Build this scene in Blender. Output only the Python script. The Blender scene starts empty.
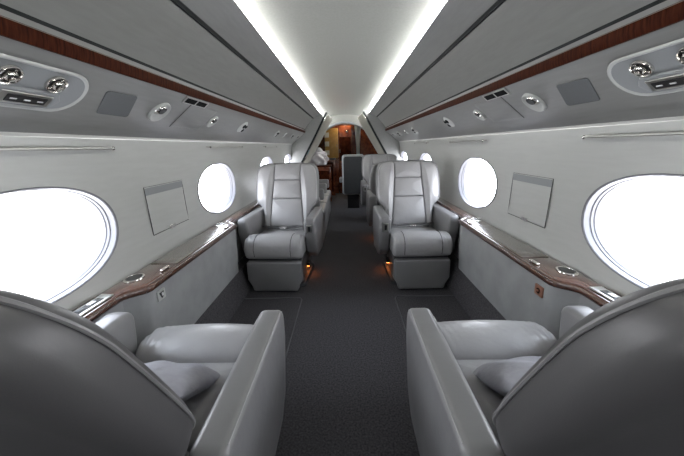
import bpy, bmesh, math, random
from mathutils import Vector, Matrix
C = bpy.context.scene.collection
sc = bpy.context.scene
PI = math.pi
EZ = 1.22          # eye height, cross-section heights are written relative to it

# ------------------------------------------------------------------ camera
cam_d = bpy.data.cameras.new('camera'); cam = bpy.data.objects.new('camera', cam_d); C.objects.link(cam)
cam_d.sensor_width = 36; cam_d.lens = 304.0 * 36 / 684; cam_d.clip_start = 0.01; cam_d.clip_end = 200
cam.matrix_world = (Matrix.Translation((0, 0, EZ)) @ Matrix.Rotation(math.radians(0.988), 4, 'Z')
                    @ Matrix.Rotation(PI/2 - math.radians(15.077), 4, 'X') @ Matrix.Rotation(math.radians(-1.35), 4, 'Z'))
sc.camera = cam
# ------------------------------------------------------------------ world: bright hazy daylight
w = bpy.data.worlds.new('world'); sc.world = w; w.use_nodes = True
nt = w.node_tree; nt.nodes.clear()
wo = nt.nodes.new('ShaderNodeOutputWorld'); bg = nt.nodes.new('ShaderNodeBackground')
tc = nt.nodes.new('ShaderNodeTexCoord'); sx = nt.nodes.new('ShaderNodeSeparateXYZ'); rp = nt.nodes.new('ShaderNodeValToRGB')
nt.links.new(tc.outputs['Generated'], sx.inputs[0]); nt.links.new(sx.outputs['Z'], rp.inputs[0])
rp.color_ramp.elements[0].position = 0.0; rp.color_ramp.elements[0].color = (0.97, 0.965, 0.97, 1)
rp.color_ramp.elements[1].position = 0.6; rp.color_ramp.elements[1].color = (0.86, 0.92, 1.0, 1)
nt.links.new(rp.outputs[0], bg.inputs[0]); bg.inputs[1].default_value = 8.0
nt.links.new(bg.outputs[0], wo.inputs[0])
WIN_Y = [-.64, 1.01, 2.63, 4.32, 5.94]
WIN_Z = EZ - 0.325; WIN_A = 0.385; WIN_B = 0.205
STRIP_E = 22.0
def portal(x, y, z, sx_, sy_):
    d = bpy.data.lights.new('window_portal', 'AREA'); d.shape = 'RECTANGLE'; d.size = sx_; d.size_y = sy_
    d.cycles.is_portal = True
    o = bpy.data.objects.new('window_portal', d); C.objects.link(o); o.location = (x, y, z)
    o.rotation_euler = (0, PI/2 if x > 0 else -PI/2, 0)
for s in (-1, 1):
    for y in WIN_Y: portal(s*1.20, y, WIN_Z, 0.44, 0.80)
sc.view_settings.view_transform = 'Standard'; sc.view_settings.look = 'None'
sc.view_settings.gamma = 1.0; sc.view_settings.use_curve_mapping = False
sc.view_settings.exposure = 0.72
sc.cycles.use_denoising = True
sc.cycles.max_bounces = 10; sc.cycles.diffuse_bounces = 6; sc.cycles.glossy_bounces = 4
sc.cycles.transparent_max_bounces = 12; sc.cycles.caustics_reflective = False; sc.cycles.caustics_refractive = False

# ------------------------------------------------------------------ materials
def mat(name, col, rough=0.5, metal=0.0, coat=0.0, noise=None, bump=None, emit=None, col2=None, spec=0.5, stretch=(1, 1, 1), cr=0.1):
    m = bpy.data.materials.new(name); m.use_nodes = True; n = m.node_tree; b = n.nodes['Principled BSDF']
    b.inputs['Base Color'].default_value = (*col, 1); b.inputs['Roughness'].default_value = rough
    b.inputs['Metallic'].default_value = metal; b.inputs['Coat Weight'].default_value = coat
    b.inputs['Coat Roughness'].default_value = cr; b.inputs['Specular IOR Level'].default_value = spec
    if emit: b.inputs['Emission Color'].default_value = (*emit[0], 1); b.inputs['Emission Strength'].default_value = emit[1]
    t = n.nodes.new('ShaderNodeTexCoord'); mp = n.nodes.new('ShaderNodeMapping'); mp.inputs['Scale'].default_value = stretch
    n.links.new(t.outputs['Object'], mp.inputs[0])
    if noise:
        ns = n.nodes.new('ShaderNodeTexNoise'); ns.inputs['Scale'].default_value = noise; ns.inputs['Detail'].default_value = 6
        r = n.nodes.new('ShaderNodeValToRGB'); r.color_ramp.elements[0].position = .32; r.color_ramp.elements[1].position = .68
        r.color_ramp.elements[0].color = (*col, 1); r.color_ramp.elements[1].color = (*(col2 or tuple(c*1.12 for c in col)), 1)
        n.links.new(mp.outputs[0], ns.inputs[0]); n.links.new(ns.outputs['Fac'], r.inputs[0]); n.links.new(r.outputs[0], b.inputs['Base Color'])
    if bump:
        last = None
        for sc_, st in bump:
            nb = n.nodes.new('ShaderNodeTexNoise'); nb.inputs['Scale'].default_value = sc_; nb.inputs['Detail'].default_value = 3
            bp = n.nodes.new('ShaderNodeBump'); bp.inputs['Strength'].default_value = st; bp.inputs['Distance'].default_value = 0.25/sc_
            n.links.new(mp.outputs[0], nb.inputs[0]); n.links.new(nb.outputs['Fac'], bp.inputs['Height'])
            if last: n.links.new(last.outputs[0], bp.inputs['Normal'])
            last = bp
        n.links.new(last.outputs[0], b.inputs['Normal'])
    return m
M = {}
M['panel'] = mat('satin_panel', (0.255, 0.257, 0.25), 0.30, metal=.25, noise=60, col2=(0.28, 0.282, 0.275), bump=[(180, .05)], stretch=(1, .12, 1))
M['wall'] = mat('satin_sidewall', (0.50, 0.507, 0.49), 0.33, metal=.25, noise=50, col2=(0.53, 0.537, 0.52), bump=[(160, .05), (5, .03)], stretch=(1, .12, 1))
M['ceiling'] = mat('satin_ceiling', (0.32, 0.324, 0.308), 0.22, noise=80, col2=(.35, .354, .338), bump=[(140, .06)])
M['bezel'] = mat('bezel_grey', (0.47, 0.48, 0.47), 0.35)
M['recess'] = mat('recess_grey', (0.26, 0.272, 0.28), 0.4)
M['strip'] = mat('strip_grey', (0.20, 0.20, 0.20), 0.4)
M['highlight'] = mat('rail_highlight', (0.16, 0.11, 0.085), 0.35)  # lighter brown stands in for the glossy highlight on the rail's top edge
M['grille'] = mat('speaker_cloth', (0.12, 0.126, 0.13), 0.8, spec=.2, noise=400, col2=(.14, .146, .15))
M['suede'] = mat('grey_suede', (0.27, 0.275, 0.280), 0.75, noise=9, col2=(0.32, 0.325, 0.33), bump=[(150, .15)])
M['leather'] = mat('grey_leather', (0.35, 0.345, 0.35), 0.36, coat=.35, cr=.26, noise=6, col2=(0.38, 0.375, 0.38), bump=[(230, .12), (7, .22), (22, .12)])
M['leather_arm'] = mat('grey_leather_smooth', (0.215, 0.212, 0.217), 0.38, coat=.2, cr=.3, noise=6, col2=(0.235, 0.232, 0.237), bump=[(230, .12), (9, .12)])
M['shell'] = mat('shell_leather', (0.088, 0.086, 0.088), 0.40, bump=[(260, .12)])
M['seam'] = mat('seam_dark', (0.06, 0.06, 0.06), 0.6)
M['charcoal'] = mat('charcoal_fabric', (0.045, 0.048, 0.052), 0.7, noise=30)
M['carpet'] = mat('charcoal_carpet', (0.042, 0.040, 0.044), 1.0, spec=.1, noise=110, col2=(0.105, 0.101, 0.108), bump=[(200, 1.0), (60, .5)])
M['binding'] = mat('carpet_binding', (0.11, 0.11, 0.115), 0.8)
M['wood'] = mat('mahogany_gloss', (0.018, 0.0035, 0.0015), 0.5, spec=.03, noise=14, col2=(0.060, 0.014, 0.005), stretch=(1, 9, 1))
M['walnut'] = mat('walnut_gloss', (0.075, 0.040, 0.030), 0.22, coat=0.8, noise=22, col2=(0.15, 0.085, 0.065), stretch=(14, .7, 6), cr=.06)
M['walnut2'] = mat('walnut_leaf', (0.12, 0.10, 0.085), 0.25, coat=0.7, noise=30, col2=(0.19, 0.165, 0.145), stretch=(22, .5, 6), cr=.08)
M['rimwood'] = mat('rail_dark', (0.05, 0.022, 0.016), 0.2, coat=0.8, noise=18, col2=(0.10, 0.045, 0.03), stretch=(6, .6, 6))
M['burl'] = mat('burl_wood', (0.07, 0.014, 0.008), 0.2, coat=0.8, noise=9, col2=(0.22, 0.060, 0.022))
M['tan'] = mat('tan_wood', (0.42, 0.24, 0.06), 0.35, coat=.3, noise=10, col2=(0.55, 0.34, 0.10))
M['cream'] = mat('cream_shelf', (0.7, 0.68, 0.6), 0.5)
M['chrome'] = mat('chrome', (0.72, 0.70, 0.67), 0.14, metal=1)
M['steel'] = mat('brushed_steel', (0.55, 0.55, 0.53), 0.32, metal=1)
M['black'] = mat('black_plastic', (0.012, 0.012, 0.013), 0.35)
M['ink'] = mat('matte_black', (0.006, 0.006, 0.007), 0.8, spec=.08)
M['rubber'] = mat('dark_seal', (0.018, 0.020, 0.021), 0.6, spec=.1)
M['white'] = mat('white_plastic', (0.78, 0.78, 0.8), 0.4)
M['reveal'] = mat('window_reveal', (0.17, 0.17, 0.19), 0.4)
M['lip'] = mat('bright_lip', (0.75, 0.75, 0.72), 0.4)
M['copper'] = mat('copper_plate', (0.33, 0.16, 0.11), 0.35, metal=.4)
M['pillow'] = mat('lavender_fabric', (0.30, 0.30, 0.335), 0.85, noise=40, col2=(.34, .34, .375), bump=[(14, .5), (200, .2)])
M['cloth'] = mat('white_cloth', (0.75, 0.72, 0.74), 0.9, bump=[(14, .6)])
M['blue'] = mat('pale_blue_cloth', (0.35, 0.65, 0.72), 0.8)
M['curtain'] = mat('pale_curtain', (0.50, 0.49, 0.45), 0.8, noise=30)
M['led'] = mat('led_strip', (1, 1, 1), 0.5, emit=((1.0, 1.0, 0.965), STRIP_E))
M['dot'] = mat('pale_mark', (.7, .7, .7), 0.5)
M['amber'] = mat('amber_lens', (1, .4, .15), 0.4, emit=((1.0, 0.25, 0.05), 14.0))
g = bpy.data.materials.new('pane_glass'); g.use_nodes = True; n = g.node_tree; n.nodes.clear()
o_ = n.nodes.new('ShaderNodeOutputMaterial'); mx = n.nodes.new('ShaderNodeMixShader'); tr = n.nodes.new('ShaderNodeBsdfTransparent'); gl = n.nodes.new('ShaderNodeBsdfGlossy')
gl.inputs['Roughness'].default_value = .05; mx.inputs[0].default_value = .06; tr.inputs[0].default_value = (.97, .98, 1, 1)
n.links.new(tr.outputs[0], mx.inputs[1]); n.links.new(gl.outputs[0], mx.inputs[2]); n.links.new(mx.outputs[0], o_.inputs[0]); M['glass'] = g

# ------------------------------------------------------------------ helpers
def link(name, bm, m, parent=None, smooth=True, auto=None):
    bmesh.ops.recalc_face_normals(bm, faces=bm.faces)
    me = bpy.data.meshes.new(name); bm.to_mesh(me); bm.free()
    me.materials.append(M[m] if isinstance(m, str) else m)
    for p in me.polygons: p.use_smooth = smooth
    if smooth: me.set_sharp_from_angle(angle=math.radians(auto or 40))
    o = bpy.data.objects.new(name, me); C.objects.link(o)
    if parent: o.parent = parent
    return o
def tag(o, label, cat, group=None, kind=None):
    o['label'] = label; o['category'] = cat
    if group: o['group'] = group
    if kind: o['kind'] = kind
    return o
def struct(name, bm, m, label=None, parent=None, smooth=True, auto=None):
    o = link(name, bm, m, parent, smooth, auto)
    if not parent:
        o['kind'] = 'structure'
        if label: o['label'] = label; o['category'] = name.split('_')[0]
    return o
def thing(name, label, cat, loc=(0, 0, 0), rz=0, group=None):
    o = bpy.data.objects.new(name, None); C.objects.link(o); o.location = loc; o.rotation_euler = (0, 0, rz)
    return tag(o, label, cat, group)
def dup(root, loc=None, rz=None, label=None, group=None, mw=None):
    def cp(o, par):
        c = o.copy(); C.objects.link(c)
        if par: c.parent = par
        for ch in [q for q in C.objects if q.parent == o]: cp(ch, c)
        return c
    r = cp(root, None)
    if loc is not None: r.location = loc
    if rz is not None: r.rotation_euler = (0, 0, rz)
    if mw is not None: r.matrix_world = mw
    if label: r['label'] = label
    if group: r['group'] = group
    return r
ID = lambda u, v, h: (u, v, h)
def round_poly(pts, r, seg=5):
    n = len(pts); out = []
    rr = r if isinstance(r, (list, tuple)) else [r]*n
    for i in range(n):
        p = Vector(pts[i]); a = Vector(pts[i-1])-p; b = Vector(pts[(i+1) % n])-p
        la, lb = a.length, b.length; a.normalize(); b.normalize()
        ang = a.angle(b)
        if rr[i] < 1e-6 or ang > PI-.05: out.append(p); continue
        d = min(rr[i]/math.tan(ang/2), la*.48, lb*.48); p0 = p+a*d; p1 = p+b*d
        for k in range(seg+1):
            t = k/seg; out.append(p0*(1-t)**2 + p*2*t*(1-t) + p1*t*t)
    res = [out[0]]
    for q in out[1:]:
        if (q-res[-1]).length > 1e-5: res.append(q)
    return res
def densify(pts, step):
    out = []
    for i in range(len(pts)):
        a = pts[i]; b = pts[(i+1) % len(pts)]; k = max(1, int((b-a).length/step))
        for j in range(k): out.append(a.lerp(b, j/k))
    return out
def inset(pts, d):
    area = sum(pts[i].x*pts[(i+1) % len(pts)].y-pts[(i+1) % len(pts)].x*pts[i].y for i in range(len(pts)))
    s = 1 if area > 0 else -1; out = []
    for i in range(len(pts)):
        e0 = (pts[i]-pts[i-1]).normalized(); e1 = (pts[(i+1) % len(pts)]-pts[i]).normalized()
        n0 = Vector((-e0.y, e0.x))*s; n1 = Vector((-e1.y, e1.x))*s; m_ = n0+n1
        if m_.length < 1e-6: m_ = n0.copy()
        m_.normalize(); c = max(.5, m_.dot(n0)); out.append(pts[i]+m_*(d/c))
    return out
def puff(bm, outline, h0, h1, bev=0.01, crown=0.0, fn=ID, r=0.0, both=False, crown0=0.0, step=0.03, nseg=4, ncr=5, seg=5):
    P = round_poly(outline, r, seg) if r else [Vector(p) for p in outline]
    if step: P = densify(P, step)
    c = sum(P, Vector((0, 0)))/len(P); sg = 1 if h1 > h0 else -1
    rings = []
    def side(hh, dirn, cr):
        R = []
        for k in range(nseg+1):
            a = PI/2*k/nseg; R.append([(q.x, q.y, hh-dirn*bev*(1-math.sin(a))) for q in inset(P, bev*(1-math.cos(a))+1e-6)])
        Q = inset(P, bev)
        for k in range(1, ncr+1):
            s = 1-k/(ncr+.6); R.append([(c.x+(q.x-c.x)*s, c.y+(q.y-c.y)*s, hh+dirn*cr*(1-s*s)) for q in Q])
        return R
    top = side(h1, sg, crown)
    if both: bot = side(h0, -sg, crown0)[::-1]
    else: bot = [[(q.x, q.y, h0) for q in P]]
    cap_b = (c.x, c.y, h0-sg*(crown0 if both else 0)); cap_t = (c.x, c.y, h1+sg*crown)
    allr = bot+top
    V = [[bm.verts.new(fn(*p)) for p in R] for R in allr]; n_ = len(P)
    for a, b in zip(V, V[1:]):
        for i in range(n_): bm.faces.new((a[i], a[(i+1) % n_], b[(i+1) % n_], b[i]))
    ct = bm.verts.new(fn(*cap_t)); cb = bm.verts.new(fn(*cap_b))
    for i in range(n_):
        bm.faces.new((V[-1][i], V[-1][(i+1) % n_], ct)); bm.faces.new((V[0][(i+1) % n_], V[0][i], cb))
    return bm
def rect(x0, y0, x1, y1): return [(x0, y0), (x1, y0), (x1, y1), (x0, y1)]
def rbox(bm, x0, y0, z0, x1, y1, z1, bev=.004, r=None, crown=0, **k):
    return puff(bm, rect(x0, y0, x1, y1), z0, z1, bev, crown, r=r if r is not None else bev*1.5, both=True, **k)
def circle(cx, cy, r, n=24, ry=None): return [(cx+r*math.cos(2*PI*i/n), cy+(ry or r)*math.sin(2*PI*i/n)) for i in range(n)]
def lathe(bm, prof, fn=ID, n=28, close=True):
    V = [[bm.verts.new(fn(r*math.cos(2*PI*i/n), r*math.sin(2*PI*i/n), h)) for i in range(n)] for r, h in prof]
    for a, b in zip(V, V[1:]):
        for i in range(n): bm.faces.new((a[i], a[(i+1) % n], b[(i+1) % n], b[i]))
    if close:
        bm.faces.new(V[-1]); bm.faces.new(V[0][::-1])
    return bm
def tube(bm, pts, r, n=8, closed=False):
    pts = [Vector(p) for p in pts]; N = len(pts); rings = []
    for i, p in enumerate(pts):
        a = pts[i-1] if (i or closed) else pts[i]; b = pts[(i+1) % N] if (i < N-1 or closed) else pts[i]
        t = (b-a).normalized(); up = Vector((0, 0, 1)) if abs(t.z) < .9 else Vector((1, 0, 0))
        x = t.cross(up).normalized(); y = x.cross(t)
        rings.append([bm.verts.new(p+(x*math.cos(2*PI*k/n)+y*math.sin(2*PI*k/n))*r) for k in range(n)])
    for i in range(N if closed else N-1):
        a, b = rings[i], rings[(i+1) % N]
        for k in range(n): bm.faces.new((a[k], a[(k+1) % n], b[(k+1) % n], b[k]))
    if not closed: bm.faces.new(rings[0][::-1]); bm.faces.new(rings[-1])
    return bm
def extr(bm, sec, y0, y1, thick=None, ny=1, s=1):
    """section polyline (X, Zrel) swept along Y; thick = outward offset to give it a body"""
    P = [Vector(p) for p in sec]
    if thick:
        N = []
        for i in range(len(P)):
            t = (P[min(i+1, len(P)-1)]-P[max(i-1, 0)]).normalized(); N.append(P[i]+Vector((t.y, -t.x))*thick)
        loop = P+N[::-1]
    else: loop = P
    rows = [[bm.verts.new((s*p.x, y0+(y1-y0)*j/ny, EZ+p.y)) for p in loop] for j in range(ny+1)]
    m_ = len(loop)
    for a, b in zip(rows, rows[1:]):
        for i in range(m_ if thick else m_-1): bm.faces.new((a[i], a[(i+1) % m_], b[(i+1) % m_], b[i]))
    if thick: bm.faces.new(rows[0]); bm.faces.new(rows[-1])
    return bm
NB = bmesh.new

# ------------------------------------------------------------------ room shell
Y0, Y1, YE = -1.3, 6.3, 8.6
b = NB(); vs = [b.verts.new(p) for p in ((-1.15, Y0, 0), (1.15, Y0, 0), (1.15, YE, 0), (-1.15, YE, 0))]; b.faces.new(vs)
r_ = bmesh.ops.extrude_face_region(b, geom=b.faces[:]); bmesh.ops.translate(b, verts=[v for v in r_['geom'] if isinstance(v, bmesh.types.BMVert)], vec=(0, 0, -.05))
struct('floor', b, 'carpet', 'dark charcoal carpeted cabin floor', smooth=False)
CEIL = [(-.515, .640), (-.49, .652), (-.44, .664), (-.38, .673), (-.30, .684), (-.2, .695), (-.1, .703), (0, .706), (.1, .703), (.2, .695), (.3, .684), (.38, .673), (.44, .664), (.49, .652), (.515, .640)]
b = NB(); extr(b, CEIL[::-1], Y0, YE, .02)
struct('ceiling', b, 'ceiling', 'pale satin ceiling panel between the two light strips', auto=60)
def wx(zr): return 1.105-.28*(zr+.29)**2
def ss(z): return max(-1, min(1, z))
sidename = {-1: 'left', 1: 'right'}
tn = [0]
def trim(bm, m, label, **k):
    tn[0] += 1; return struct('trim_%d' % tn[0], bm, m, label, **k)
def window_cell(bm, s, yc, ya, yb, za, zb, n=48):
    # grid between the oval hole and the cell rectangle
    zc = WIN_Z; R = []
    outer = []; inner = []
    for i in range(n):
        a = 2*PI*i/n; cx, cy = math.cos(a), math.sin(a)
        inner.append((yc+WIN_A*math.copysign(abs(cx)**.93, cx), zc+WIN_B*math.copysign(abs(cy)**.93, cy)))
        # ray from centre to rectangle
        dy = (cx*WIN_A); dz = (cy*WIN_B); t = 1e9
        if dy > 1e-9: t = min(t, (yb-yc)/dy)
        if dy < -1e-9: t = min(t, (ya-yc)/dy)
        if dz > 1e-9: t = min(t, (zb-zc)/dz)
        if dz < -1e-9: t = min(t, (za-zc)/dz)
        outer.append((yc+dy*t, zc+dz*t))
    cor = [(yb, zb), (ya, zb), (ya, za), (yb, za)]
    # snap closest outer pts to corners
    for c in cor:      # corner goes to the sample of the top or bottom edge next to it
        k = min([q for q in range(n) if abs(outer[q][1]-c[1]) < 1e-6], key=lambda q: abs(outer[q][0]-c[0])); outer[k] = c
    m_ = 6
    rows = []
    for j in range(m_+1):
        t = j/m_; rows.append([bm.verts.new((s*wx((inner[i][1]*(1-t)+outer[i][1]*t)-EZ), inner[i][0]*(1-t)+outer[i][0]*t, inner[i][1]*(1-t)+outer[i][1]*t)) for i in range(n)])
    for A, B in zip(rows, rows[1:]):
        for i in range(n): bm.faces.new((A[i], A[(i+1) % n], B[(i+1) % n], B[i]))
    return inner
def edge_zs(n=48):
    za, zb = EZ-.66, EZ+.055; out = {za, zb}
    for i in range(n):
        a = 2*PI*i/n; dy, dz = math.cos(a)*WIN_A, math.sin(a)*WIN_B
        if dy <= 1e-9: continue
        z = WIN_Z+dz*.46/dy
        if za < z < zb: out.add(z)
    out = sorted(out); return out
def grid_wall(bm, s, ya, yb, za, zb):
    zs = edge_zs(); nz = len(zs)-1
    # the corner vertices of the window cells replace the sample nearest to them
    cols = [[bm.verts.new((s*wx(z-EZ), y, z)) for z in zs] for y in (ya, yb)]
    for j in range(nz): bm.faces.new((cols[0][j], cols[0][j+1], cols[1][j+1], cols[1][j]))
wn = 0
for s in (-1, 1):
    nm = sidename[s]
    b = NB(); za, zb = EZ-.66, EZ+.055; cur = Y0; inners = []
    for yc in WIN_Y:
        grid_wall(b, s, cur, yc-.46, za, zb); inners.append(window_cell(b, s, yc, yc-.46, yc+.46, za, zb)); cur = yc+.46
    grid_wall(b, s, cur, Y1+1.3, za, zb)
    bmesh.ops.remove_doubles(b, verts=b.verts, dist=1e-5)
    struct('wall_'+nm, b, 'wall', 'pale grey cabin side wall with oval windows on the %s' % nm, auto=60)
    # outer skin so the wall has a body (lower part and behind)
    for yc, inner in zip(WIN_Y, inners):
        wn += 1
        def ringpt(q, k, dep): return (s*(wx(q[1]-EZ)+dep), yc+(q[0]-yc)*k, WIN_Z+(q[1]-WIN_Z)*k)
        b = NB(); prof = [(1.03, -.001), (1.025, -.005), (1.01, -.007), (.99, -.003), (.987, .004), (.985, .022), (.972, .025), (.970, .036), (.960, .039), (.958, .07), (1.10, .08), (1.10, .02)]
        rows = [[b.verts.new(ringpt(q, k, d)) for q in inner] for k, d in prof]; n_ = len(inner)
        for A, B in zip(rows, rows[1:]):
            for i in range(n_): b.faces.new((A[i], A[(i+1) % n_], B[(i+1) % n_], B[i]))
        wo_ = struct('window_%d' % wn, b, 'reveal', 'oval window %s, white inner frame' % nm, auto=35)
        b = NB(); A = [b.verts.new(ringpt(q, .962, .050)) for q in inner]; B = [b.verts.new(ringpt(q, .962, .055)) for q in inner]
        b.faces.new(A); b.faces.new(B[::-1])
        for i in range(n_): b.faces.new((A[i], A[(i+1) % n_], B[(i+1) % n_], B[i]))
        struct('window_pane', b, 'glass', parent=wo_, smooth=False)
    # overhead
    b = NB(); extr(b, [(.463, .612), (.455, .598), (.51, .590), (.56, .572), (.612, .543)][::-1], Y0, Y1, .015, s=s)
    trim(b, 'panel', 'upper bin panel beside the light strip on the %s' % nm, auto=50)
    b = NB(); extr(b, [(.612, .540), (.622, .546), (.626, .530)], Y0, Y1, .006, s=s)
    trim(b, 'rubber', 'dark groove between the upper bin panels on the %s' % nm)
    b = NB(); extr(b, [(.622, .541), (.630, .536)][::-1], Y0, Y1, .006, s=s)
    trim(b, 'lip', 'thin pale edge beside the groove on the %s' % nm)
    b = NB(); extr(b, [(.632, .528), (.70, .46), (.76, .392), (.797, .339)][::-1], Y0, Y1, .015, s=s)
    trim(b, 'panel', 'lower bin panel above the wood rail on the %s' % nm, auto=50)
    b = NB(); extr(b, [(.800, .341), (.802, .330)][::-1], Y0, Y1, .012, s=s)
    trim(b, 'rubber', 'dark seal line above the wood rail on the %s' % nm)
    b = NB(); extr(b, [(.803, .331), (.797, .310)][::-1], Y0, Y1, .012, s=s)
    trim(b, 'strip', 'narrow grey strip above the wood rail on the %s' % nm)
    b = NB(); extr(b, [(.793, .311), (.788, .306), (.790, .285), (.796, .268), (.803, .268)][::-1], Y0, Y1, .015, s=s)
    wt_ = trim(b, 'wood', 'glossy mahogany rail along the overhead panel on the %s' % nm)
    b = NB(); tube(b, [(s*.7905, Y0, EZ+.3065), (s*.7905, Y1, EZ+.3065)], .0022, 6); struct('highlight_bead', b, 'highlight', parent=wt_)  # thin bead carrying the rail's edge highlight in its colour
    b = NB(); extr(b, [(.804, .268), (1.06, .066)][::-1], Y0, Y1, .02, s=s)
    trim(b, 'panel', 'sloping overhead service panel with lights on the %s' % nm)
    b = NB(); extr(b, [(1.058, .068), (1.064, .060), (1.072, .056), (1.078, .050)][::-1], Y0, Y1, .02, s=s)
    trim(b, 'lip', 'pale bright lip under the overhead panel on the %s' % nm)
    # outer casing behind the overhead panels, closes the room
    b = NB(); extr(b, [(.517, .648), (.55, .66), (.70, .60), (.95, .38), (1.12, .10), (1.14, .05)], Y0, YE, .03, s=s)
    trim(b, 'charcoal', None)
    b = NB(); extr(b, [(1.14, .08), (1.085, .04)], Y0, YE, .01, s=s)
    trim(b, 'charcoal', None)
    # light strip: trough and lit lens
    t = thing('light_strip', 'long bright cove light strip along the %s edge of the ceiling' % nm, 'light')
    b = NB(); extr(b, [(.486, .606), (.480, .618), (.473, .629), (.468, .635)], Y0, 7.48, .012, s=s)
    link('diffuser', b, 'led', t)
    b = NB(); extr(b, [(.468, .606), (.492, .606), (.492, .636)], Y0, 7.48, .004, s=s); link('channel', b, 'bezel', t)
    # lower side panel following the ledge front
# ledge front curve
def smooth_front(y):
    def bay(a, c): 
        return max(0, min(1, (y-a)/.09))*max(0, min(1, (c-y)/.09))
    t = bay(1.17, 2.46); t = t*t*(3-2*t); return .978-.075*t
YS = [Y0+i*.02 for i in range(int((Y1-Y0)/.02)+1)]
for s in (-1, 1):
    nm = sidename[s]
    def sweep(b, secfn, closed=True, ys=YS):
        rows = [[b.verts.new((s*x, y, z)) for x, z in secfn(y)] for y in ys]; m_ = len(rows[0])
        for A, B in zip(rows, rows[1:]):
            for i in range(m_ if closed else m_-1): b.faces.new((A[i], A[(i+1) % m_], B[(i+1) % m_], B[i]))
        if closed: b.faces.new(rows[0]); b.faces.new(rows[-1])
        return b
    b = NB(); sweep(b, lambda y: [(smooth_front(y)+.006, .605), (smooth_front(y)+.010, .40), (smooth_front(y)+.02, .215), (1.13, .215), (1.13, .605)])
    struct('baseboard_'+nm, b, 'suede', 'grey suede lower side panel under the ledge on the %s' % nm, auto=30)
    b = NB(); sweep(b, lambda y: [(1.12, .218), (.935, .218), (.922, .212), (.905, .14), (.875, 0), (1.12, 0)], ys=(Y0, Y1))
    trim(b, 'carpet', 'charcoal carpet kick strip at the floor edge on the %s' % nm)
    led = thing('side_ledge', 'long glossy walnut drink ledge under the windows on the %s' % nm, 'ledge')
    led.location = (0, 0, 0)
    b = NB(); sweep(b, lambda y: [(smooth_front(y)+.012, .627), (smooth_front(y)+.02, .630), (1.060, .630), (1.073, .628), (1.073, .606), (smooth_front(y)+.012, .606)])
    link('ledge_top', b, 'walnut', led, auto=30)
    def rim(y):
        f = smooth_front(y)
        return [(f+.013, .629), (f+.004, .632), (f-.006, .627), (f-.012, .616), (f-.010, .602), (f-.002, .596), (f+.013, .596)]
    b = NB(); sweep(b, rim); link('front_rail', b, 'rimwood', led, auto=60)
    b = NB(); rbox(b, .918, 1.52, .6295, 1.062, 2.18, .6345, .002, step=.05) if s > 0 else rbox(b, -1.062, 1.52, .6295, -.918, 2.18, .6345, .002, step=.05)
    lf = link('folding_table_leaf', b, 'walnut2', led)
    for yc in (1.335, 2.36):
        f = lambda u, v, h: (s*1.026+u, yc+v, .630+h)
        b = NB(); lathe(b, [(.032, .001), (.033, .005), (.037, .006), (.041, .004), (.042, .0005), (.032, .0002)], lambda u, v, h: f(u, v*1.25, h), close=False)
        cp = link('cup_holder', b, 'chrome', led)
        b = NB(); lathe(b, [(.033, .0038), (.028, .0022), (.001, .0018)], lambda u, v, h: f(u, v*1.25, h), close=True); link('cup_well', b, 'black', cp)
    for yc in ((.95,), (1.0,))[s > 0]:
        x0, x1 = sorted((s*.992, s*1.045))
        b = NB(); rbox(b, x0, .80, .630, x1, 1.16, .638, .003, step=.05)
        cp = link('control_panel', b, 'steel', led)
        b = NB(); rbox(b, x0+.012, .83, .637, x1-.012, 1.12, .6405, .001, step=.05); link('display', b, 'black', cp)
        for k in range(5):
            b = NB(); rbox(b, x0+.017, .85+k*.052, .640, x1-.017, .882+k*.052, .644, .002, step=None, seg=3); link('button', b, 'white' if k == 4 else 'grille', cp)
    x0, x1 = sorted((s*.925, s*.945))
    b = NB(); rbox(b, x0, 1.405, .634, x1, 1.47, .642, .003, step=None); link('latch', b, 'chrome', led)
    b = NB(); rbox(b, x0, 2.235, .630, x1, 2.29, .640, .003, step=None); link('latch', b, 'chrome', led)

# carpet seams
for s in (-1, 1):
    b = NB(); tube(b, [(s*.385, 1.30, .002), (s*.385, 2.27, .002), (s*.40, 2.30, .002), (s*.87, 2.30, .002)], .005, 6)
    trim(b, 'binding', 'thin bound seam in the carpet beside the aisle on the %s' % sidename[s])
# aft bulkhead behind the camera
b = NB(); rbox(b, -1.14, Y0-.05, 0, 1.14, Y0, 1.95, .002, step=None); struct('wall_back', b, 'charcoal', 'aft bulkhead')

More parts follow.
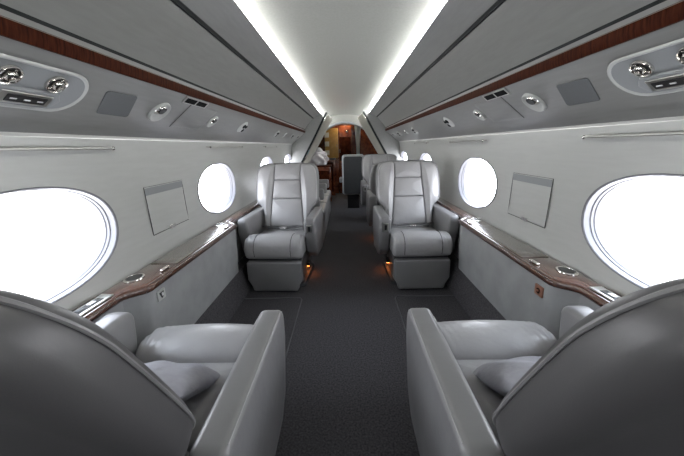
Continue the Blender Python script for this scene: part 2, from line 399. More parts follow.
# ------------------------------------------------------------------ forward bulkhead with flared opening
def fus(zr):   # outer half width at height
    if zr <= .05: return 1.12
    pts = [(.05, 1.12), (.10, 1.09), (.38, .93), (.60, .68), (.68, .45), (.72, .1)]
    for (a, xa), (c, xc) in zip(pts, pts[1:]):
        if zr <= c: return xa+(xc-xa)*(zr-a)/(c-a)
    return .1
def extr_poly(b, pts, y0, y1):   # pts (x, z abs)
    A = [b.verts.new((x, y0, z)) for x, z in pts]; B = [b.verts.new((x, y1, z)) for x, z in pts]
    b.faces.new(A); b.faces.new(B[::-1]); n_ = len(pts)
    for i in range(n_): b.faces.new((A[i], A[(i+1) % n_], B[(i+1) % n_], B[i]))
    return b
for s in (-1, 1):
    nm = sidename[s]
    inner = [(.36, 1.86), (.44, 1.72), (.60, 1.43), (.78, 1.12), (.93, .86), (1.0, .70), (1.03, .40), (1.03, 0)]
    outer = [(1.13, 0), (1.13, 1.27), (1.09, 1.32), (.93, 1.60), (.66, 1.83), (.45, 1.90), (.36, 1.92)]
    b = NB(); extr_poly(b, [(s*x, z) for x, z in inner+outer], Y1, Y1+.05)
    struct('wall_forward_'+nm, b, 'panel', 'forward bulkhead panel with a slanted opening edge on the %s' % nm, smooth=False)
    b = NB(); tube(b, [(s*(x-.004), Y1-.006, z) for x, z in inner], .018, 8)
    trim(b, 'rubber', 'dark edge strip on the slanted forward opening on the %s' % nm)
    # tied curtain: pleated sheet hanging along the opening edge
    b = NB(); nU, nV = 24, 16; rows = []
    for j in range(nV+1):
        t = j/nV; z = 1.84-1.02*t; xe = .34+.575*t; wd = .10+.02*t
        rows.append([(s*(xe-wd+wd*(i/nU)), Y1+.03+.018*math.sin(i*1.55), z-.1*(1-i/nU)*(1-t)) for i in range(nU+1)])
    F = [[b.verts.new(p) for p in R] for R in rows]; K = [[b.verts.new((p[0], p[1]+.012, p[2])) for p in R] for R in rows]
    for G_ in (F, K):
        for A, B in zip(G_, G_[1:]):
            for i in range(nU): b.faces.new((A[i], A[i+1], B[i+1], B[i]))
    for j in range(nV):
        for i in (0, nU): b.faces.new((F[j][i], F[j+1][i], K[j+1][i], K[j][i]))
    for i in range(nU):
        for j in (0, nV): b.faces.new((F[j][i], F[j][i+1], K[j][i+1], K[j][i]))
    tag(link('curtain', b, 'curtain'), 'pale curtain drawn aside along the slanted bulkhead edge on the %s' % nm, 'curtain')
# arch frame ahead
def arch(a, top, base, n=28, sx_=1.0):
    return [(a*math.cos(PI*i/n), base+(top-base)*math.sin(PI*i/n)**.9) for i in range(n+1)]
b = NB(); ai = arch(.90, 1.735, .55); ao = arch(1.14, 2.0, .55)
pts = [(.92, 0)]+ai+[(-.92, 0), (-1.14, 0)]+ao[::-1]+[(1.14, 0)]
extr_poly(b, pts, 7.5, 7.58); struct('wall_arch', b, 'ceiling', 'pale arch framing the entry', smooth=False)
b = NB(); tube(b, [(x, 7.49, z+.012) for x, z in ai], .032, 8); trim(b, 'recess', 'grey green edge moulding around the entry arch')
# burl wood back wall beyond
b = NB(); rbox(b, -1.14, 8.5, 0, 1.14, 8.58, 1.95, .002, step=None); struct('wall_front', b, 'burl', 'dark burl wood bulkhead at the front of the cabin', smooth=False)
# entry side walls wood
for s in (-1, 1):
    b = NB(); x0, x1 = sorted((s*1.12, s*1.16)); rbox(b, x0, 6.36, 0, x1, 8.5, 1.95, .002, step=None)
    struct('wall_entry_'+sidename[s], b, 'wood', 'wood lined entry wall on the %s' % sidename[s], smooth=False)
t = thing('galley_cabinet', 'tall tan wood galley cabinet with pale shelves beyond the arch', 'cabinet', (-.36, 8.1, 0))
b = NB(); rbox(b, -.17, 0, .93, .17, .38, 1.66, .006, step=None); link('upper_body', b, 'tan', t)
b = NB(); rbox(b, -.17, 0, 0, .17, .38, .93, .006, step=None); link('lower_body', b, 'burl', t)
for z in (1.0, 1.22, 1.44):
    b = NB(); rbox(b, -.17, -.02, z, -.06, .0, z+.12, .004, step=None); link('shelf_bin', b, 'cream', t)
b = NB(); rbox(b, -.04, -.015, .92, .16, .0, 1.60, .004, step=None); d = link('door', b, 'tan', t)
b = NB(); rbox(b, .13, -.03, 1.2, .145, -.016, 1.27, .003, step=None); link('handle', b, 'chrome', d)
t = thing('entry_cabinet', 'reddish burl wood cabinet right of the tan galley cabinet', 'cabinet', (.0, 8.15, 0))
b = NB(); rbox(b, -.17, 0, 0, .16, .33, 1.72, .006, step=None); link('body', b, 'burl', t)
b = NB(); rbox(b, -.15, -.015, .85, .14, .0, 1.45, .006, step=None); d = link('door', b, 'wood', t)
b = NB(); rbox(b, -.155, -.035, 1.05, -.135, -.016, 1.15, .003, step=None); link('handle', b, 'chrome', d)
b = NB(); lathe(b, [(.02, 0), (.028, -.01), (.02, -.015)], lambda u, v, h: (.04+u, h, 1.58+v), n=16); link('lamp', b, 'chrome', t)
t = thing('galley_counter', 'dark galley counter with a black top below the tan cabinet', 'cabinet', (-.62, 7.75, 0))
b = NB(); rbox(b, -.36, 0, 0, .34, .32, .90, .006, step=None); link('body', b, 'burl', t)
b = NB(); rbox(b, -.37, -.01, .90, .36, .33, .93, .006, step=None); link('worktop', b, 'black', t)
b = NB(); rbox(b, .0, -.012, .1, .30, .0, .84, .004, step=None); link('door', b, 'wood', t)
t = thing('entry_fill_light', 'added round ceiling light that brightens the burl wood in the entry', 'light', (0, 8.05, 1.91))  # lamp added to brighten the wood beyond the arch
b = NB(); lathe(b, [(.07, 0), (.075, -.01), (.06, -.015), (.001, -.015)]); link('bezel', b, 'bezel', t)
b = NB(); lathe(b, [(.055, -.0155), (.05, -.02), (.001, -.021)]); lm = link('lens', b, mat('entry_fill_lamp', (1, .9, .75), .5, emit=((1, .80, .55), 120)), t)
# hanging curtain in the entry
b = NB(); rows = []
for j in range(15):
    t_ = j/14; z = 1.735-1.73*t_; wd = .085-.05*math.sin(min(1, t_*2)*PI/2); xc = .30+.01*t_
    rows.append([(xc-wd+2*wd*i/20, 7.66+.02*math.sin(i*1.9), z) for i in range(21)])
F = [[b.verts.new(p) for p in R] for R in rows]; K = [[b.verts.new((p[0], p[1]+.012, p[2])) for p in R] for R in rows]
for G_ in (F, K):
    for A, B in zip(G_, G_[1:]):
        for i in range(20): b.faces.new((A[i], A[i+1], B[i+1], B[i]))
for j in range(14):
    for i in (0, 20): b.faces.new((F[j][i], F[j+1][i], K[j+1][i], K[j][i]))
tag(link('curtain', b, 'curtain'), 'narrow white curtain hanging straight down in the entry arch', 'curtain')

# ------------------------------------------------------------------ seats
REC = [0.0, 0.0, 1.0]
def yc_back(z):   # rear surface of the backrest
    pts = [(.25, -.20), (.45, -.225), (.70, -.290), (.85, -.340), (1.00, -.390), (1.09, -.415)]
    for (a, ya), (c, yc) in zip(pts, pts[1:]):
        if z <= c or c == 1.09: return ya+(yc-ya)*(z-a)/(c-a)
def backmap(u, v, h):   # u = x, v = height, h = forward
    e = max(0, (v-.92)/.15); th = 1-.30*min(1, e)**2
    y, z = yc_back(v)+.12*u*u+h*.95*th, v+h*(.30-.30*min(1, e))
    ca, sa = math.cos(REC[0]), math.sin(REC[0]); dy, dz = y+.24, z-.45
    if dz < 0: return (u, y+REC[1], z)
    dz *= REC[2]
    return (u, -.24+dy*ca-dz*sa+REC[1], .45+dy*sa+dz*ca)
def chaikin(P, n=2):
    P = [Vector(p) for p in P]
    for _ in range(n):
        Q = []
        for i in range(len(P)):
            a, b = P[i], P[(i+1) % len(P)]; Q += [a.lerp(b, .25), a.lerp(b, .75)]
        P = Q
    return P
def seat(aisle, first_label, rec=0.0, off=0.0, sc_=1.0):
    REC[:] = [rec, off, sc_]
    t = thing('cabin_seat', first_label, 'seat')
    A = aisle
    # pedestal
    b = NB(); puff(b, rect(-.21, -.22, .21, .26), .02, .22, .012, r=.04); ped = link('pedestal', b, 'shell', t)
    b = NB(); puff(b, rect(-.24, -.25, .24, .28), .0, .035, .008, r=.05); link('floor_plate', b, 'charcoal', ped)
    # seat pan
    b = NB(); rbox(b, -.238, -.22, .22, .238, .33, .30, .01); link('seat_pan', b, 'shell', t)
    # cushion
    def cm(u, v, h): return (u, v, h-.035*max(0, (.15-v)))
    b = NB(); puff(b, rect(-.236, -.14, .236, .195), .30, .440, .028, .018, cm, r=.035); link('seat_cushion', b, 'leather', t, auto=60)
    # front roll: section swept across
    def roll(bm):
        sec = [(.17, .32), (.17, .43), (.19, .462), (.23, .482), (.28, .488), (.33, .484), (.375, .466), (.402, .435), (.412, .395), (.408, .35), (.395, .32), (.37, .305)]
        P = densify(chaikin(sec, 2), .012); n_ = len(P); c = sum(P, Vector((0, 0)))/n_; rows = []
        W = .245
        for i in range(61):
            tt = -1+2*i/60; xx = W*tt; e = max(0, abs(tt)-.86)/.14; k = math.sqrt(max(0, 1-e*e))*.14+.86 if e < 1 else .86
            k = 1-.16*(1-math.sqrt(max(0, 1-e*e)))
            cr = .010*(1-tt*tt)
            rows.append([bm.verts.new((xx, c.x+(q.x-c.x)*k+(cr if q.x > .3 else 0), c.y+(q.y-c.y)*k+(cr if q.y > .42 else 0)+.006*math.exp((abs(tt)-1)*6)*math.sin(tt*55+q.x*45)*(q.y > .36))) for q in P])
        for a, b2 in zip(rows, rows[1:]):
            for i in range(n_): bm.faces.new((a[i], a[(i+1) % n_], b2[(i+1) % n_], b2[i]))
        bm.faces.new(rows[0]); bm.faces.new(rows[-1])
    b = NB(); roll(b); fr = link('front_roll', b, 'leather', t, auto=50)
    for x in ((-.155, .155) if rec <= .1 else ()):
        b = NB(); tube(b, [(x, .19, .466), (x, .23, .4875), (x, .28, .4955), (x, .33, .4925), (x, .38, .472), (x, .411, .437), (x, .421, .395), (x, .411, .335)], .0028, 6); link('seam', b, 'seam', fr)
    # leg rest under the cushion
    leg = [(-.235, .285), (.235, .285), (.238, .12), (.205, .06), (.195, .015), (-.195, .015), (-.205, .06), (-.238, .12)]
    b = NB(); puff(b, leg, 0, .05, .014, .006, lambda u, v, h: (u, .355+h+.03*(v-.15), v), r=.02); link('leg_rest', b, 'leather_arm', t, auto=60)
    # armrests
    prof = [(-.33, .62), (.275, .622), (.252, .49), (.19, .30), (.11, .235), (-.20, .215), (-.30, .30), (-.345, .45)]
    rad = [.03, .05, .15, .08, .06, .06, .08, .05]
    for sd in (-1, 1):
        b = NB(); c0 = sd*.2955
        puff(b, prof, -.048, .048, .022, .002, lambda u, v, h: (c0+h*(1-.10*max(0, (v-.5)/.12)), u, v), r=rad, both=True, crown0=.002, step=.04)
        am = link('armrest', b, 'leather_arm', t, auto=60)
        # crease line along the top outer edge
        b = NB(); ex = sd*(.2955+.0360); tube(b, [(ex, -.30, .6135), (ex, .235, .6155), (ex, .258, .600), (ex+sd*.002, .262, .57)], .0022, 6); link('piping', b, 'leather', am)
        if sd == A:
            f = lambda u, v, h: (sd*(.2955-.050)-sd*h, u, v)
            b = NB(); puff(b, [(.17, .49), (.235, .49), (.235, .59), (.17, .59)], -.004, .004, .002, 0, f, r=.01, step=None); cpn = link('control_plate', b, 'steel', am)
            b = NB(); puff(b, [(.185, .505), (.222, .505), (.222, .575), (.185, .575)], .003, .009, .002, 0, f, r=.006, step=None); link('lever', b, 'black', cpn)
            b = NB(); puff(b, [(-.024, .50), (.024, .50), (.024, .575), (-.024, .575)], 0, .005, .0015, 0, lambda u, v, h: (sd*.2955+u, .2735+h-(.6-v)*.05, v), r=.01, step=None); fp = link('release_plate', b, 'steel', am)
            b = NB(); puff(b, [(-.010, .515), (.010, .515), (.010, .56), (-.010, .56)], .004, .010, .0015, 0, lambda u, v, h: (sd*.2955+u, .2735+h-(.6-v)*.05, v), r=.005, step=None); link('release_handle', b, 'black', fp)
    # back shell
    hw = [(.30, .20), (.50, .225), (.625, .245), (.655, .295), (.69, .316), (.76, .320), (.86, .320), (.95, .315), (1.01, .302), (1.045, .275), (1.060, .23), (1.066, .12)]
    out = [(-x, z) for z, x in hw][::-1]; out = [(x, z) for z, x in hw]+out
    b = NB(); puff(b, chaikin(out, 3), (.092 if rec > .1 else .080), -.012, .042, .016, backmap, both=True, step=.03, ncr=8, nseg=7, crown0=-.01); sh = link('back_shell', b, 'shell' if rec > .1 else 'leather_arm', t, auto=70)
    pp = inset(densify(chaikin(out, 3), .03), .0005)
    # move piping to the rear rim
    b = NB(); tube(b, [backmap(q.x, q.y, .064 if rec > .1 else .05) for q in pp if q.y > .5], .0032, 6); link('piping', b, 'leather_arm', sh)
    # front panels
    def ctr(z): return .128+.036*max(0, (.90-z)/.43) if z < .90 else .128
    for (z0, z1, nm_) in ((.882, 1.055, 'headrest_panel'), (.702, .875, 'upper_back_panel'), (.43, .695, 'lower_back_panel')):
        o1 = [(-ctr(z0), z0), (ctr(z0), z0), (ctr(z1), z1), (-ctr(z1), z1)]
        b = NB(); puff(b, o1, .060, .092, .014, .012, backmap, r=.012); link(nm_, b, 'leather', t, auto=60)
    for sd in (-1, 1):
        o1 = [(sd*(ctr(z)+.006), z) for z in (.42, .55, .72, .90, 1.057)]+[(sd*x, z) for x, z in ((.22, 1.048), (.262, 1.028), (.286, .99), (.297, .94), (.302, .85), (.302, .72), (.296, .66), (.235, .61), (.225, .42))]
        if rec > .1: o1 = [(x*.93, .45+(z-.45)*.955) for x, z in o1]
        b = NB(); puff(b, chaikin(densify([Vector(q) for q in o1], .05), 2), .055, .100, .028, .020, backmap, ncr=6); link('side_bolster', b, 'leather', t, auto=60)
    if rec > .1: return t
    # belt
    b = NB(); pts = [(-.22, -.10, .475), (-.12, -.03, .474), (0, .0, .4745), (.12, -.02, .474), (.22, -.09, .475)]
    for i in range(4):
        a, c = Vector(pts[i]), Vector(pts[i+1]); d = (c-a).normalized(); nn = Vector((-d.y, d.x, 0))*.02
        vs = [b.verts.new(p) for p in (a-nn, c-nn, c+nn, a+nn)]; up = [b.verts.new(v.co+Vector((0, 0, .003))) for v in vs]
        b.faces.new(vs); b.faces.new(up)
        for q in range(4): b.faces.new((vs[q], vs[(q+1) % 4], up[(q+1) % 4], up[q]))
    link('seat_belt', b, 'shell', t, smooth=False)
    b = NB(); rbox(b, -.03, -.024, .474, .03, .024, .487, .004); link('belt_buckle', b, 'chrome', t)
    return t
GS = 'grey leather cabin seats'
RN = math.radians(11.5)
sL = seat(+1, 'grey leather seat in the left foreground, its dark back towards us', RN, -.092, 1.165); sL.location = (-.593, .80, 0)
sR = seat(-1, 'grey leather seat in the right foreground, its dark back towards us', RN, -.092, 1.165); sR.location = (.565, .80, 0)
fL = seat(-1, 'grey leather seat on the left of the aisle, facing us with its leg rest down'); fL.location = (-.607, 2.80, 0); fL.rotation_euler.z = PI-math.radians(3)
fR = seat(+1, 'grey leather seat on the right of the aisle, facing us with its leg rest down'); fR.location = (.622, 2.80, 0); fR.rotation_euler.z = PI-math.radians(-1)
for q in (sL, sR, fL, fR): q['group'] = GS
bR = seat(-1, 'grey leather seat right of the aisle, back to back with the facing right seat', math.radians(-5), 0, .92); bR.location = (.617, 3.98, 0); bR['group'] = GS
dup(fR, (.60, 5.20, 0), PI, 'farthest grey leather seat on the right, facing us just before the forward bulkhead', GS)

# throw pillows on the near seats
def pillow(name, label, loc, rot):
    b = NB(); n_ = 20; rows = []
    for sgn in (1, -1):
        G_ = []
        for i in range(n_+1):
            R = []
            for j in range(n_+1):
                u = -1+2*i/n_; v = -1+2*j/n_; e = (1-abs(u)**5)*(1-abs(v)**5)
                pin = 1-.07*(1-abs(u*v)) if max(abs(u), abs(v)) > .0 else 1
                k = 1-.13*(u*v)**4
                R.append(b.verts.new((.180*u*k, .19*v*k, sgn*(.058*(1-.35*(u*u+v*v)))*max(0, e)**.6+.004*math.sin(u*9+v*4)*e)))
            G_.append(R)
        for A, B in zip(G_, G_[1:]):
            for j in range(n_): b.faces.new((A[j], A[j+1], B[j+1], B[j]))
    bmesh.ops.remove_doubles(b, verts=b.verts, dist=1e-4)
    o = link(name, b, 'pillow', auto=80); o.location = loc; o.rotation_euler = rot
    return tag(o, label, 'pillow', 'pale pillows on the front seats')
pillow('throw_pillow', 'pale lavender fabric pillow on the left foreground seat', (-.612, .738, .55), (math.radians(-30), 0, -.02))
pillow('throw_pillow', 'pale lavender fabric pillow on the right foreground seat', (.585, .738, .55), (math.radians(-30), 0, .02))

# divan along the left wall ahead of the left seat
t = thing('divan', 'long grey leather divan along the left wall behind the facing left seat', 'sofa', (-.63, 4.75, 0))
b = NB(); rbox(b, -.28, -1.1, .0, .32, 1.1, .28, .02, step=.1); link('base', b, 'leather_arm', t)
for k in range(3):
    y = -.98+k*.66; b = NB(); rbox(b, -.24, y, .285, .34, y+.63, .43, .03, r=.04, crown=.015, step=.06); link('seat_cushion', b, 'leather', t, auto=60)
    b = NB(); rbox(b, -.27, y, .44, -.12, y+.63, .86, .03, r=.04, step=.06); link('back_cushion', b, 'leather', t, auto=60)
for y in (-1.08, -.34, .32, .98):
    b = NB(); rbox(b, -.14, y, .46, .30, y+.09, .62, .025, r=.03, step=.06); link('armrest', b, 'leather_arm', t, auto=60)
# rumpled white bundle
b = NB(); bmesh.ops.create_icosphere(b, subdivisions=4, radius=1)
random.seed(4)
for v in b.verts:
    p = v.co; f = 1+.16*math.sin(p.x*7+p.y*3)*math.cos(p.z*6+1)+.10*math.sin(p.y*13+p.z*9)
    v.co = Vector((p.x*.24*f, p.y*.14*f, max(-.16, p.z*.20*f)))
o = link('blanket_bundle', b, 'cloth', auto=80); o.location = (-.66, 7.05, .972); tag(o, 'rumpled white blanket bundle beyond the left seats', 'blanket')
b = NB(); rbox(b, -.06, -.03, -.05, .06, .03, .06, .015, r=.015); pb = link('blue_fold', b, 'blue', o); pb.location = (-.16, -.10, .13)
# low stand that carries it
t = thing('side_cabinet', 'low dark wood cabinet carrying the white blanket bundle', 'cabinet', (-.66, 7.05, 0))
b = NB(); rbox(b, -.34, -.18, 0, .32, .18, .78, .008, step=None); link('body', b, 'burl', t)
b = NB(); rbox(b, -.35, -.19, .78, .33, .19, .81, .008, step=None); link('top', b, 'wood', t)
b = NB(); rbox(b, -.05, -.195, .1, .28, -.18, .70, .004, step=None); link('door', b, 'wood', t)

# crew seat seen from behind at the end of the aisle
t = thing('crew_seat', 'seat with a dark charcoal back and pale rim at the end of the aisle', 'seat', (.14, 6.05, 0))
o1 = [(-.215, .28), (.215, .28), (.215, 1.06), (-.215, 1.06)]
b = NB(); puff(b, o1, 0, -.09, .02, .0, lambda u, v, h: (u, h+.05, v), r=.06, both=True); bs = link('backrest', b, 'leather', t, auto=60)
o2 = [(-.185, .30), (.185, .30), (.185, 1.02), (-.185, 1.02)]
b = NB(); puff(b, o2, 0, -.012, .006, .0, lambda u, v, h: (u, h-.039, v), r=.05); link('back_panel', b, 'charcoal', bs)
b = NB(); rbox(b, -.2, .04, .30, .2, .46, .44, .03, r=.04); link('seat_cushion', b, 'leather', t)
b = NB(); rbox(b, -.12, .0, .0, .12, .3, .30, .01); link('pedestal', b, 'black', t)
for x in (-.245, .245):
    b = NB(); rbox(b, x-.03, .02, .52, x+.03, .36, .60, .015, r=.02); link('armrest', b, 'leather_arm', t)

# ------------------------------------------------------------------ overhead service panel fittings
# plane from wood rail to lower lip; frame: u along +Y, v down-slope, h out of the panel into the cabin
P0 = Vector((.804, .268)); P1 = Vector((1.06, .066)); DV = (P1-P0).normalized()
NX, NZ = DV.y, -DV.x      # candidate normal
if NX > 0: NX, NZ = -NX, -NZ
def psu(s, y):
    def f(u, v, h):
        return (s*(P0.x+DV.x*v+NX*h), y+u, EZ+P0.y+DV.y*v+NZ*h)
    return f
def reading_light(s, y, v, r, label, open_side, group='round overhead reading lights'):
    f = psu(s, y); g_ = lambda a, c, h: f(a, v+c, h)
    t = thing('reading_light', label, 'light', f(0, v, 0), 0, group)
    org = Vector(f(0, v, 0)); L = lambda fn: (lambda a, c, h: tuple(Vector(fn(a, c, h))-org))
    b = NB(); lathe(b, [(r, 0.0003), (r*1.0, .006), (r*.97, .011), (r*.91, .0125), (r*.86, .011), (r*.78, .006), (r*.62, .002), (.001, .0012)], L(g_), close=True); bz = link('bezel', b, 'bezel', t, auto=60)
    ey = L(g_)
    b = NB(); lathe(b, [(r*.50, .0015), (r*.49, .008), (r*.42, .016), (r*.33, .020)], lambda a, c, h: ey(a-r*.30, c-r*.20-h*.5, h), close=True); eb = link('eyeball', b, 'chrome', t)
    b = NB(); lathe(b, [(r*.36, .0195), (r*.34, .0225), (.001, .0228)], lambda a, c, h: ey(a-r*.30, c-r*.20-h*.5, h), close=True); link('lens', b, 'black', eb)
    return t
def air_outlet(s, y, v, r, label, group='overhead air outlets', depth=0.):
    f = psu(s, y); org = Vector(f(0, v, 0)); L = lambda a, c, h: tuple(Vector(f(a, v+c, h+depth))-org)
    t = thing('air_outlet', label, 'air outlet', org, 0, group)
    b = NB(); lathe(b, [(r*1.0, .0003), (r, .004), (r*.93, .009), (r*.82, .010), (r*.76, .007), (r*.74, .002)], L, close=False); link('ring', b, 'chrome', t)
    b = NB(); lathe(b, [(r*.76, .0012), (.001, .0012)], L, close=True); link('bowl', b, 'black', t)
    b = NB(); lathe(b, [(r*.50, .001), (r*.52, .009), (r*.40, .015), (r*.18, .016), (r*.15, .011), (.001, .011)], lambda a, c, h: L(a+r*.05, c, h), close=True); nz = link('nozzle', b, 'chrome', t)
    for k in range(3):
        a0 = k*2*PI/3+.5; ca, sa = math.cos(a0), math.sin(a0)
        b = NB(); puff(b, rect(r*.40, -r*.09, r*.80, r*.09), .004, .012, .001, 0, lambda u, w_, h: L(u*ca-w_*sa, u*sa+w_*ca, h), step=None); link('fin', b, 'chrome', nz)
    return t
def twin_outlet(s, y, v, r, label):
    f = psu(s, y); org = Vector(f(0, v, 0)); L = lambda a, c, h: tuple(Vector(f(a, v+c, h))-org)
    t = thing('air_outlet', label, 'air outlet', org, 0, 'overhead air outlets')
    b = NB(); lathe(b, [(r, .0003), (r, .003), (r*.85, .012), (r*.5, .018), (.001, .019)], L, close=True); link('dome', b, 'bezel', t)
    for (a0, c0, q) in ((-r*.35, -r*.30, .34), (r*.38, -r*.32, .26), (r*.25, r*.38, .30)):
        b = NB(); lathe(b, [(r*q, .010), (r*q, .020), (r*q*.6, .024), (.001, .022)], lambda a, c, h: L(a+a0, c+c0, h), close=True); link('vent_hole', b, 'rubber', t)
    return t
for s in (-1, 1):
    nm = sidename[s]
    # long oval recess with two air outlets and a switch plate
    f = psu(s, 0)
    org = Vector(f(.80, .13, 0)); L = lambda a, c, h: tuple(Vector(f(a, c, h))-org)
    t = thing('passenger_service_unit', 'long oval overhead unit with air outlets and switches on the %s' % nm, 'service unit', org)
    ya, yb, va, vb = .45, 1.125, .050, .215; vm = (va+vb)/2; rr = (vb-va)/2
    def oval(d, sh=0, squash=0): 
        n_ = 14; R = rr-d; o_ = []
        for i in range(n_+1): a = -PI/2+PI*i/n_; o_.append((yb-rr+R*math.cos(a), vm+R*math.sin(a)))
        for i in range(n_+1): a = PI/2+PI*i/n_; o_.append((ya+rr+R*math.cos(a), vm+R*math.sin(a)))
        return o_
    def rings(bm, lst):
        V = [[bm.verts.new(L(u, v, h if not callable(h) else h(u, v))) for u, v in oval(d)] for d, h in lst]
        for A, B in zip(V, V[1:]):
            for i in range(len(A)): bm.faces.new((A[i], A[(i+1) % len(A)], B[(i+1) % len(A)], B[i]))
        return V
    b = NB(); V = rings(b, [(-.004, .0005), (-.003, .003), (0, .005), (.003, .005), (.006, .003), (.009, .001)]); link('frame', b, 'bezel', t, auto=60)
    # sculpted floor of the recess: upper shelf flat, lower part scooped
    def floor_h(u, v): 
        q = (v-va)/(vb-va); return .003+.010*max(0, 1-abs(q-.35)/.2)**1 if False else .0015
    b = NB(); V = rings(b, [(.008, .0012), (.03, .0020), (.055, .0028)]); b.faces.new(V[-1]); link('recess', b, 'recess', t, auto=60)
    # raised ledge that carries the switch plate
    b = NB(); puff(b, [(ya+.05, .135), (1.035, .135), (1.055, .165), (1.035, .196), (ya+.05, .196)], .001, .010, .006, 0, lambda u, v, h: L(u, v, h), r=.01, step=.05); link('switch_shelf', b, 'recess', t, auto=60)
    for k, yy in enumerate((.875, .64)):
        b = NB(); puff(b, rect(yy-.005 if k == 0 else yy-.07, .148, (1.02 if k == 0 else yy+.07), .192), .009, .013, .002, 0, lambda u, v, h: L(u, v, h), r=.003, step=None); sp = link('switch_plate', b, 'steel', t)
        x0 = .888 if k == 0 else yy-.055; x1 = 1.005 if k == 0 else yy+.055
        b = NB(); puff(b, rect(x0, .157, x1, .184), .012, .0145, .001, 0, lambda u, v, h: L(u, v, h), r=.003, step=None); sw = link('switch_row', b, 'black', sp)
        for q in range(3):
            uc = x0+(x1-x0)*(q+.5)/3
            b = NB(); puff(b, rect(uc-.009, .169, uc+.009, .1735), .014, .0158, .0005, 0, lambda u, v, h: L(u, v, h), step=None); link('indicator', b, 'dot', sw)
    for yy, which in ((1.0, 'nearer the speaker grille'), (.865, 'farther from the speaker grille')):
        air_outlet(s, yy, .100, .032, 'chrome air outlet in the %s oval overhead unit, %s' % (nm, which), depth=.003)
    # speaker grille
    gp = [(1.20, .085), (1.345, .078), (1.40, .195), (1.23, .198)] 
    gp = [(1.19, .083), (1.35, .083), (1.37, .198), (1.21, .198)] if False else [(1.195, .082), (1.36, .078), (1.41, .198), (1.235, .198)]
    org2 = Vector(f(1.3, .14, 0))
    b = NB(); puff(b, gp, .0003, .003, .001, 0, lambda u, v, h: tuple(Vector(f(u, v, h))-org2), r=.014, step=None)
    o = link('speaker_grille', b, 'grille'); o.location = org2; tag(o, 'dark grey square speaker grille in the %s overhead panel' % nm, 'speaker')
    reading_light(s, 1.575, .135, .062, 'largest round reading light, next to the %s speaker grille' % nm, s)
    # slot switch panel
    org3 = Vector(f(1.82, .025, 0)); L3 = lambda a, c, h: tuple(Vector(f(a, c, h))-org3)
    t = thing('slot_panel', 'small dark double slot panel under the %s mahogany rail' % nm, 'vent', org3)
    b = NB(); puff(b, rect(1.67, .003, 1.93, .047), .0003, .005, .001, 0, L3, r=.003, step=None); link('slot_frame', b, 'steel', t)
    for a0 in (1.685, 1.808):
        b = NB(); puff(b, rect(a0, .010, a0+.107, .041), .004, .0062, .0005, 0, L3, r=.002, step=None); link('slot', b, 'ink', t)
    # oxygen hatch outline
    org4 = Vector(f(1.98, .14, 0)); L4 = lambda a, c, h: tuple(Vector(f(a, c, h))-org4)
    t = thing('oxygen_hatch', 'flush square hatch in the %s overhead panel beside the slot panel' % nm, 'hatch', org4)
    b = NB(); puff(b, rect(1.775, .045, 2.12, .225), .0002, .003, .001, 0, L4, r=.006, step=None); link('hatch_panel', b, 'panel', t)
    b = NB(); tube(b, [L4(1.775, .045, .0012), L4(1.775, .225, .0012), L4(2.12, .225, .0012)], .0012, 5); link('hatch_gap', b, 'seam', t)
    reading_light(s, 2.185, .135, .050, 'round reading light just beyond the %s hatch' % nm, s)
    twin_outlet(s, 2.82, .135, .062, 'domed overhead outlet with dark holes, nearest such on the %s' % nm)
    twin_outlet(s, 4.20, .140, .055, 'domed overhead outlet with dark holes above the middle %s windows' % nm)
    reading_light(s, 4.75, .135, .045, 'small round reading light in the far part of the %s overhead panel' % nm, s)
    twin_outlet(s, 5.35, .135, .055, 'domed overhead outlet with dark holes near the %s forward bulkhead' % nm)
    reading_light(s, 5.95, .135, .045, 'farthest round reading light on the %s, by the forward bulkhead' % nm, s)
    # curtain rods (shade pulls) below the overhead panel
    for (a0, a1, z, lab) in ((.80, 1.40, 1.234, 'longer brass rod under the %s overhead panel, above the nearest window' % nm),
                             (2.42, 3.16, 1.234, 'brass rod under the %s overhead panel above the second window' % nm),
                             (4.10, 4.75, 1.234, 'far brass rod under the %s overhead panel above the third window' % nm)):
        X = s*1.045
        t = thing('pull_rod', lab, 'rod', (X, a0, z))
        b = NB(); tube(b, [(0, 0, 0), (0, a1-a0, 0)], .006, 10); link('rod', b, 'steel', t)
        for yy in (0, a1-a0):
            b = NB(); tube(b, [(0, yy, 0), (s*.030, yy, .004)], .005, 8); link('bracket', b, 'chrome', t)
            b = NB(); bmesh.ops.create_uvsphere(b, u_segments=12, v_segments=8, radius=.009); e = link('end_cap', b, 'chrome', t); e.location = (0, yy, 0)
    # fold-out wall hatch between the windows
    def wf(u, v, h): return (s*(wx(v-EZ)-h), u, v)
    y0_, y1_, z0_, z1_ = 1.64, 2.035, EZ-.462, EZ-.195
    org5 = Vector(wf((y0_+y1_)/2, (z0_+z1_)/2, 0)); L5 = lambda a, c, h: tuple(Vector(wf(a, c, h))-org5)
    t = thing('wall_hatch', 'square flush hatch in the %s wall between the two nearest windows' % nm, 'hatch', org5)
    b = NB(); puff(b, rect(y0_, z0_, y1_, z1_), .0004, .004, .0015, 0, L5, r=.004, step=.05); link('hatch_door', b, 'wall', t, auto=60)
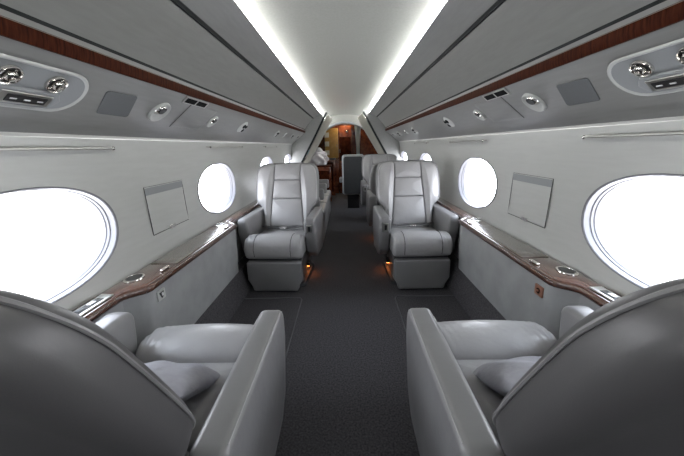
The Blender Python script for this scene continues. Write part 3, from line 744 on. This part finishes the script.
    b = NB(); tube(b, [L5(y0_, z0_, .001), L5(y0_, z1_, .001), L5(y1_, z1_, .001), L5(y1_, z0_, .001)], .0024, 5); tube(b, [L5(y1_, z0_-.003, .001), L5(y0_, z0_-.003, .001)], .0022, 5); link('hatch_gap', b, 'seam', t)
    b = NB(); puff(b, rect(y0_+.004, z1_-.045, y1_-.004, z1_-.004), .0035, .0055, .001, 0, L5, step=.05); link('grip_recess', b, 'recess', t)
    b = NB(); puff(b, rect(1.80, z0_-.006, 1.86, z0_+.012), .003, .010, .002, 0, L5, r=.003, step=None); link('latch', b, 'chrome', t)
    # socket plates in the suede panel
    yy = 1.33
    X = s*(smooth_front(yy)+.006)
    t = thing('power_socket', ('small silver plate with a dark triangular mark in the left lower panel' if s < 0 else 'small copper coloured plate with a dark mark in the right lower panel'), 'socket', (X, yy, .545 if s < 0 else .535))
    pf = lambda u, v, h: (-s*h, u, v)
    b = NB(); puff(b, rect(-.030, -.026, .030, .026), -.002, .005, .002, 0, pf, r=.005, step=None); pl = link('plate', b, 'bezel' if s < 0 else 'copper', t)
    b = NB(); puff(b, [(-.018, .014), (.018, .014), (.004, -.016), (-.004, -.016)] if s < 0 else circle(0, 0, .014, 16), .004, .007, .001, 0, pf, step=None); link('insert', b, 'black' if s < 0 else 'rimwood', pl)
    b = NB(); puff(b, rect(-.003, -.005, .008, .010) if s < 0 else rect(-.004, -.004, .010, .004), .006, .009, .0005, 0, pf, step=None); link('mark', b, 'white' if s < 0 else 'copper', pl)

# amber courtesy lights fixed low on the seat pedestals, shining down on the carpet
for x0, x1, y, lab in ((-.398, -.368, 2.80, 'small amber courtesy light low on the pedestal of the facing left seat'),
                      (.380, .413, 2.85, 'small amber courtesy light low on the pedestal of the facing right seat'),
                      (.371, .405, 3.95, 'small amber courtesy light low on the pedestal of the seat behind the facing right seat')):
    t = thing('courtesy_light', lab, 'light', ((x0+x1)/2, y, .10), 0, 'amber courtesy lights along the aisle')
    wdt = (x1-x0)/2
    b = NB(); rbox(b, -wdt, -.05, .004, wdt, .05, .03, .003, step=None); link('housing', b, 'black', t)
    b = NB(); rbox(b, -wdt+.004, -.044, 0, wdt-.004, .044, .005, .001, step=None); link('lens', b, 'amber', t)
